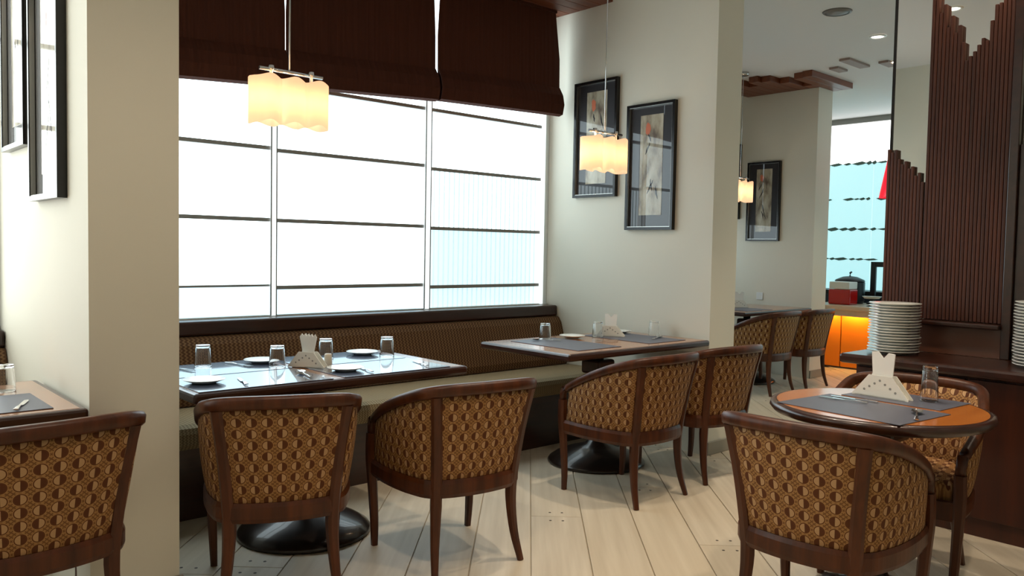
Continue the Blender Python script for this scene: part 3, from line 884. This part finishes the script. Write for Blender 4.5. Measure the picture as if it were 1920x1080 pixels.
def cutlery(kind, xa, ya, xb, yb, label, z=MZ):
    """lies from tip a to handle end b"""
    a = Vector((xa, ya, 0)); b = Vector((xb, yb, 0)); d = (b - a); L = 0.185
    mid = (a + b) / 2; rz = math.atan2(d.y, d.x)
    root = empty(kind, (mid.x, mid.y, z + .0005), rz); tag(root, label, kind, 'steel cutlery')
    h = L / 2
    MB().sweep([(h * .1, 0, .004), (h * .5, 0, .006), (h, 0, .004)], lambda i: Vector((0, 1, 0)), [.006, .010, .015], [.003, .004, .004]).build('handle', 'steel', root)
    if kind == 'knife':
        MB().prism([(-h, .003), (-h * .9, -.008), (h * .05, -.008), (h * .12, -.004), (h * .12, .004), (h * .0, .007), (-h * .8, .008)], .001, .003).build('blade', 'steel', root)
    elif kind == 'spoon':
        mb = MB(); prof = []; V = []; F = []
        for i in range(7):
            q = i / 6
            for k in range(14):
                t = 2 * PI * k / 14
                V.append((-h * .55 + .036 * q * math.cos(t), .02 * q * math.sin(t), .002 + .008 * q * q))
        for i in range(6):
            for k in range(14): F.append((i * 14 + k, i * 14 + (k + 1) % 14, (i + 1) * 14 + (k + 1) % 14, (i + 1) * 14 + k))
        mb.add(V, F, 0, True); mb.sweep([(-h * .2, 0, .009), (h * .12, 0, .005)], lambda i: Vector((0, 1, 0)), .006, .003)
        mb.build('bowl', 'steel', root)
    else:
        mb = MB(); mb.prism([(-h * .45, -.011), (-h * .1, -.006), (h * .12, -.003), (h * .12, .003), (-h * .1, .006), (-h * .45, .011)], .003, .005)
        for k in range(4): mb.box(-h, -h * .44, -.0105 + k * .006, -.0075 + k * .006, .003, .005)
        mb.build('tines', 'steel', root)
cutlery('knife', 1.39, 3.21, 1.34, 3.01, 'steel knife beside the white plate by the left partition')
cutlery('knife', 1.945, 3.20, 1.91, 3.01, 'steel knife beside the plate in front of the napkin holder')
cutlery('knife', 2.265, 3.22, 2.215, 3.02, 'steel knife at the free end of the laid table')
cutlery('spoon', 1.665, 3.23, 1.63, 3.03, 'steel spoon below the napkin holder on the laid table')
cutlery('fork', 1.31, 3.47, 1.26, 3.66, 'steel fork beside the tumbler by the left partition')
cutlery('fork', 1.56, 3.46, 1.52, 3.64, 'steel fork on the bench side of the laid table')
cutlery('spoon', 3.36, 3.55, 3.50, 3.42, 'dark looking spoon beside the tumbler at the free corner of the corner table')
cutlery('fork', 3.66, 3.30, 3.82, 3.26, 'steel fork before the napkin holder on the corner table')
cutlery('spoon', 4.22, 3.22, 4.05, 3.16, 'steel spoon near the end of the picture wall')
cutlery('knife', .615, 3.14, .56, 3.0, 'steel knife on the table at the left edge')
cutlery('spoon', 2.965, 1.14, 2.83, 1.09, 'steel spoon on the round table')
cutlery('knife', 3.03, 1.49, 3.03, 1.31, 'steel knife before the napkin holder on the round table')
cutlery('fork', 2.97, 1.50, 2.98, 1.33, 'steel fork on the left side of the round table mat')

def napkin_holder(x, y, deg, label, where, s=1.0, sheets=2, z=MZ):
    """boards face local -X, width along Y"""
    root = empty('napkin_holder', (x, y, z), math.radians(deg)); tag(root, label, 'napkin holder', 'triangular napkin holders')
    tri = [(-.112, .0), (.112, 0), (.112, .004), (.046, .085), (-.046, .085), (-.112, .004)]
    tri = [(a * s, b * s) for a, b in tri]
    for xx in (-.02, .016):
        MB().prism(tri, xx, xx + .004, axis=0).build('side_board', 'holder', root)
    MB().box(-.02, .02, -.1 * s, .1 * s, 0, .004).build('base_board', 'holder', root)
    for k in range(7):
        t = (k - 3) / 3.0
        cy_, cz_ = t * .062 * s, (.066 - .04 * abs(t)) * s
        pts = [(cy_ + .0048 * s * math.cos(q * PI / 4), cz_ + .0048 * s * math.sin(q * PI / 4)) for q in range(8)]
        MB().prism(pts, -.0206, -.0199, axis=0).build('punched_dot', 'holder_dot', root)
    for k in range(sheets):
        sd = -1 if k < sheets / 2 else 1
        lean = (k - (sheets - 1) / 2) / max(1, (sheets - 1) / 2)
        if sheets == 2:
            pts = [(0, .006), (sd * .075, .006), (sd * .046, .09), (sd * .052, .172), (sd * .026, .175), (0, .145)]
        else:
            pts = [(lean * .03 - .03, .006), (lean * .03 + .03, .006), (lean * .022 + .022, .09), (lean * .036 + .024, .165), (lean * .036 + .010, .182), (lean * .036, .168), (lean * .036 - .014, .184), (lean * .036 - .024, .166), (lean * .022 - .022, .09)]
        pts = [(a * s, b * s) for a, b in pts]
        xo = -.012 + .022 * k / max(1, sheets - 1)
        o = MB().prism(pts, xo, xo + .0045, axis=0).build('paper_napkin', 'napkin', None, (x, y, z + .0005), math.radians(deg))
        side = {2: ('first', 'second'), 4: ('first', 'second', 'third', 'fourth')}[sheets][k]
        tag(o, 'white paper napkin, %s from the left in the holder %s' % (side, where), 'napkin', 'folded paper napkins in holders')
napkin_holder(1.765, 3.32, 32, 'triangular cream napkin holder on the table laid for four', 'on the table laid for four', .82, 4)
napkin_holder(3.985, 3.45, 30, 'triangular cream napkin holder on the corner table below the pictures', 'below the two pictures', .82, 2)
napkin_holder(3.175, 1.355, -4, 'large cream napkin holder with punched dots on the round table', 'on the round table', 1.0, 2)
napkin_holder(7.3, 4.6, 30, 'cream napkin holder on the far table in the recessed bay', 'on the far table', .9, 2)
o = MB().lathe([(0, 0), (.018, 0), (.019, .004), (.017, .05), (.014, .056), (0, .057)], seg=18).build('salt_shaker', 'salt', None, (1.855, 3.30, MZ))
tag(o, 'small beige salt shaker next to the napkin holder on the laid table', 'salt shaker')

# ================================================================== PENDANT LAMPS
def pendant(x, y, z0, label, watts=0.7):
    """wavy three-lobed glass shade, long side along X"""
    H_ = 0.195
    root = empty('pendant_lamp', (x, y, z0)); tag(root, label, 'lamp', 'wavy glass pendant lamps')
    pts = []
    R_ = .068; cs = (-.115, 0, .115)
    top_ = []
    for i in range(49):
        xx = -.183 + .366 * i / 48
        yy = max(math.sqrt(max(0, R_ ** 2 - (xx - c) ** 2)) for c in cs)
        top_.append((xx, max(yy, .034 if abs(xx) < .17 else 0.0)))
    ring = top_ + [(a, -b) for a, b in reversed(top_[1:-1])]
    inner = [(a * .975, b * .93) for a, b in ring]
    n = len(ring); mb = MB()
    wav = lambda a: .008 * math.cos(a / .115 * 2 * PI)
    V = [(a, b, 0 + wav(a)) for a, b in ring] + [(a, b, H_ + wav(a) * .8) for a, b in ring] + [(a, b, 0 + wav(a)) for a, b in inner] + [(a, b, H_ + wav(a) * .8) for a, b in inner]
    F = []
    for i in range(n):
        j = (i + 1) % n
        F += [(i, j, n + j, n + i), (2 * n + j, 2 * n + i, 3 * n + i, 3 * n + j), (i, 2 * n + i, 2 * n + j, j), (n + i, n + j, 3 * n + j, 3 * n + i)]
    mb.add(V, F, 0, True).build('shade', 'shade', root)
    MB().tube([(-.14, 0, H_ + .035), (.16, 0, H_ + .035)], .008, 10).build('chrome_bar', 'chrome', root)
    for dx in (-.085, .105):
        MB().lathe([(0, -.07), (.007, -.07), (.007, .012), (.013, .014), (.013, .032), (0, .034)], dx, 0, H_ + .02, 12).build('clamp', 'chrome', root)
    MB().tube([(0, 0, H_ + .035), (0, 0, CEIL - z0 - .02)], .0035, 8).build('rod', 'chrome', root)
    MB().lathe([(0, -.03), (.05, -.03), (.055, -.02), (.055, 0), (0, 0)], 0, 0, CEIL - z0, 20).build('ceiling_cup', 'chrome', root)
    for c in cs:
        l = bpy.data.lights.new('lamp_bulb', 'POINT'); l.energy = watts; l.color = (1.0, .80, .56); l.shadow_soft_size = .022
        lo = bpy.data.objects.new('lamp_bulb', l); COL.objects.link(lo); lo.parent = root; lo.location = (c, 0, H_ * .52)
    return root
pendant(1.672, 3.33, 1.828, 'glowing wavy glass pendant lamp hanging in front of the large window')
pendant(3.735, 3.32, 1.792, 'glowing wavy glass pendant lamp hanging in front of the pictures')
pendant(7.14, 4.53, 1.83, 'glowing wavy glass pendant lamp half hidden behind the picture wall corner')

# ================================================================== CEILING FITTINGS
def downlight(x, y, label, watts=SPOT_W, size=115):
    root = empty('ceiling_downlight', (x, y, CEIL)); tag(root, label, 'downlight', 'round ceiling downlights')
    MB().lathe([(.045, -.004), (.05, -.010), (.066, -.008), (.07, -.001)], seg=28).build('trim_ring', 'white_plastic', root)
    MB().lathe([(0, -.0045), (.046, -.0045), (.046, -.001), (0, -.001)], seg=24).build('lens', 'spot_on', root)
    spot('downlight_beam', (0, 0, -.02), watts, size=size, parent=root)
downlight(6.70, 3.01, 'lit ceiling downlight in the open part of the white ceiling', 40, 78)
downlight(7.68, 3.26, 'lit ceiling downlight partly hidden by the mirror column edge', 40, 78)
for x, y, w_, s_, lb in ((1.0, 1.5, 62, 130, 'over the aisle before the left partition'), (2.75, 2.3, 70, 88, 'over the aisle by the window table'),
                         (3.55, 1.95, 80, 84, 'over the aisle by the corner table'), (5.3, 2.1, 50, 80, 'over the aisle beyond the picture wall'),
                         (4.35, 1.35, 22, 130, 'between the column and the picture wall'), (-0.9, 1.7, 26, 100, 'over the aisle of the left bay'), (0.4, -0.4, 30, 110, 'above the viewer'), (2.5, 0.6, 78, 96, 'above the round table aisle'),  # first lamp here is an unseen addition that brightens the picture wall end
                         (-1.6, -0.8, 26, 110, 'at the plain end wall'), (1.2, -1.9, 26, 110, 'along the back wall'), (3.4, -1.6, 26, 110, 'along the back wall towards the column')):
    downlight(x, y, 'hall ceiling downlight ' + lb, w_, s_)
root = empty('ceiling_speaker', (5.83, 2.925, CEIL)); tag(root, 'round grey ceiling speaker grille beside the downlight', 'speaker')
MB().lathe([(.085, -.012), (.098, -.008), (.105, 0), (.085, 0)], seg=32).build('rim', 'grey_metal', root)
MB().lathe([(0, -.010), (.03, -.0105), (.086, -.010), (.086, -.002), (0, -.002)], seg=32).build('grille', 'grey_metal', root)
root = empty('smoke_detector', (9.4, 3.95, CEIL)); tag(root, 'small smoke detector on a short stem under the far ceiling', 'smoke detector')
MB().lathe([(0, 0), (.07, 0), (.05, -.03), (0, -.03)], seg=20).build('housing', 'grey_metal', root)
MB().tube([(0, 0, -.03), (0, 0, -.12)], .008, 8).build('stem', 'grey_metal', root)

# ================================================================== MIRROR COLUMN AND PLATE COUNTER
CXF = 4.50
col = structure('wall_column', MB().box(CXF + .045, 5.15, .30, 1.945, 0, CEIL), 'wall', 'square column behind the plate counter, clad with wood slats and mirror', 'column')
def cpart(nm, mb, mat): return mb.build(nm, mat, col)
cpart('mirror_panel', MB().box(CXF + .034, CXF + .044, 1.36, 1.93, 1.0, CEIL), 'mirror')
cpart('mirror_panel', MB().box(CXF + .034, CXF + .044, .32, 1.30, 1.86, CEIL), 'mirror')
cpart('edge_strip', MB().box(CXF + .030, CXF + .046, 1.93, 1.944, .8, CEIL), 'black_frame')
PIT_ = .0186
hi = [2.88, 2.88, 2.57, 2.61, 2.49, 2.545, 2.455, 2.49, 2.40, 2.305, 2.325, 2.345, 2.375, 2.405, 2.39, 2.485, 2.56, 2.565, 2.60, 2.9, 2.9]
lo_ = [1.885, 1.868, 1.88, 1.83, 1.80, 1.815, 1.775, 1.785, 1.735, 1.75, 1.70]
y = 1.947
for z in lo_:
    y -= PIT_ * .97
    cpart('wood_slat', MB().box(CXF + .008, CXF + .033, y + .0012, y + .0170, .80, z, bev=.003), 'slat_wood')
y = 1.741
for z in hi:
    y -= PIT_
    cpart('wood_slat', MB().box(CXF, CXF + .033, y + .0012, y + .0175, .975, z, bev=.003), 'slat_wood')
cpart('corner_post', MB().box(CXF - .012, CXF + .044, 1.305, 1.348, .80, CEIL, bev=.004), 'dark_wood')
cpart('shelf_moulding', MB().box(CXF - .05, CXF + .03, 1.345, 1.742, .945, .972, bev=.008), 'dark_wood')
cpart('niche_panel', MB().box(CXF + .004, CXF + .033, 1.35, 1.738, .80, .945), 'niche')
cpart('dark_panel', MB().box(CXF + .01, CXF + .044, .32, 1.303, .80, 1.86), 'dark_wood')

ct = empty('plate_counter', (4.3, 1.1, 0)); tag(ct, 'dark wooden sideboard counter carrying stacks of plates', 'counter')
def ctp(nm, mb, mat, par=None):
    o = mb.build(nm, mat, par or ct)
    if par is None: o.location = (-4.3, -1.1, 0)
    return o
ctp('body', MB().box(4.135, CXF + .044, .305, 1.90, .0, .752), 'counter_wood')
ctp('counter_top', MB().box(4.045, CXF - .001, .29, 1.955, .752, .80, bev=.014), 'dark_wood')
for k in range(3):
    a = .32 + k * .528
    dr = ctp('door', MB().box(4.115, 4.135, a, a + .515, .09, .735, bev=.003), 'counter_wood')
    MB().tube([(4.10, a + .05, .45), (4.10, a + .05, .56)], .006, 8).build('handle', 'base_metal', dr)
ctp('plinth', MB().box(4.15, CXF, .31, 1.895, 0, .085), 'dark_wood')

pm = MB().lathe([(0, 0), (.070, 0), (.072, .003), (.105, .010), (.124, .0165), (.1255, .0185), (.1235, .020), (.10, .0135), (.07, .0065), (0, .006)], seg=40)
plate_me = pm.mesh('dinner_plate'); plate_me.materials.append(M['china'])
ORD = ['topmost', 'second', 'third', 'fourth', 'fifth', 'sixth', 'seventh', 'eighth', 'ninth', 'tenth', 'eleventh', 'twelfth', 'thirteenth', 'fourteenth', 'fifteenth', 'sixteenth', 'seventeenth', 'eighteenth', 'nineteenth', 'twentieth', 'twenty-first', 'twenty-second']
def plate_stack(x, y, n, where, pitch=.0143):
    for k in range(n):
        o = link_mesh('dinner_plate', plate_me, None, (x + random.uniform(-.003, .003), y + random.uniform(-.003, .003), .8005 + k * pitch))
        q = n - 1 - k
        tag(o, 'white dinner plate, %s%s in the stack %s' % (ORD[q], '' if q == 0 else ' from top', where), 'plate', 'white dinner plates stacked on the counter')
plate_stack(4.275, 1.775, 18, 'beside the wood column')
plate_stack(4.285, 1.105, 21, 'at the right picture edge')

# ================================================================== FAR BUFFET
bf = empty('buffet_counter', (9.3, 4.2, 0)); tag(bf, 'far buffet counter with glowing orange front panels', 'counter')
def bp(nm, mb, mat):
    o = mb.build(nm, mat, bf); o.location = (-9.3, -4.2, 0); return o
bp('counter_top', MB().box(8.92, 9.75, 3.3, 4.75, .685, .735, bev=.008), 'buffet_top')
bp('fascia', MB().box(8.96, 8.98, 3.32, 4.73, .615, .685), 'buffet_top')
bp('carcass', MB().box(9.12, 9.7, 3.32, 4.73, 0, .685), 'dark_wood')
for k in range(4):
    a = 3.34 + k * .348
    bp('front_panel', MB().box(9.09, 9.12, a, a + .336, .02, .68, bev=.004), 'orange')
    bp('light_strip', MB().box(9.0, 9.03, a + .04, a + .30, .64, .655), 'strip_on')
jar = empty('juice_container', (9.22, 4.43, .736)); tag(jar, 'square clear container of red drink on the buffet', 'container')
MB().box(-.10, .10, -.13, .13, .0, .175, bev=.012).build('red_drink', 'red_liquid', jar)
MB().box(-.105, .105, -.12, .12, .178, .262, bev=.008).build('white_rim', 'white_plastic', jar)
pot = empty('cooking_pot', (9.53, 4.50, .736)); tag(pot, 'dark round pot with lid standing behind the red container', 'pot')
MB().lathe([(0, 0), (.15, 0), (.17, .03), (.17, .25), (.16, .26), (0, .26)], seg=28).build('body', 'black', pot)
MB().lathe([(.172, .26), (.16, .28), (.08, .315), (0, .325)], seg=28).build('lid', 'black', pot)
MB().tube([(0, 0, .32), (.0, .0, .36), (.03, .0, .37)], .012, 8).build('knob', 'black', pot)
bk = empty('serving_cabinet', (10.1, 4.6, 0)); tag(bk, 'dark blue serving cabinet below the far window', 'cabinet')
o = MB().box(-.2, .2, -.85, .85, 0, .83).build('body', 'navy', bk)
MB().box(-.23, .23, -.88, .88, .83, .87, bev=.006).build('cabinet_top', 'black', bk)
fr_ = empty('display_frame', (9.6, 4.05, .736)); tag(fr_, 'dark open display frame standing at the column edge of the buffet', 'display frame')
for a in (-.20, .20): MB().box(-.02, .02, a - .03, a + .03, 0, .50, bev=.006).build('upright', 'black', fr_)
MB().box(-.02, .02, -.17, .17, .44, .50, bev=.006).build('crossbar', 'black', fr_)
MB().box(-.08, .08, -.24, .24, 0, .02, bev=.004).build('foot', 'black', fr_)
for k, (x, y, r) in enumerate(((9.15, 4.06, .10), (9.22, 3.82, .11))):
    st = empty('serving_dish', (x, y, .736)); tag(st, ('white serving dish on a low stand beside the red container', 'white serving dish on a low stand nearest the wood column')[k], 'dish', 'white serving dishes on the buffet')
    MB().lathe([(0, 0), (.06, 0), (.02, .012), (.018, .07), (.05, .085), (0, .086)], seg=20).build('stand', 'black', st)
    MB().lathe([(0, .087), (.08, .087), (r, .108), (r + .005, .112), (.08, .097), (0, .095)], seg=28).build('dish', 'china', st)
rp = empty('red_pendant', (8.5, 3.6, 1.905)); tag(rp, 'red conical pendant lamp hanging beside the wood slats', 'lamp')
MB().lathe([(.128, 0), (.13, .004), (.035, .54), (.028, .55), (.034, .53), (.124, .006)], seg=32).build('shade', 'red_shade', rp)
MB().tube([(0, 0, .53), (0, 0, CEIL - 1.905)], .004, 8).build('cord', 'black', rp)
MB().lathe([(0, .50), (.03, .50), (.03, .56), (0, .565)], seg=16).build('socket', 'black', rp)
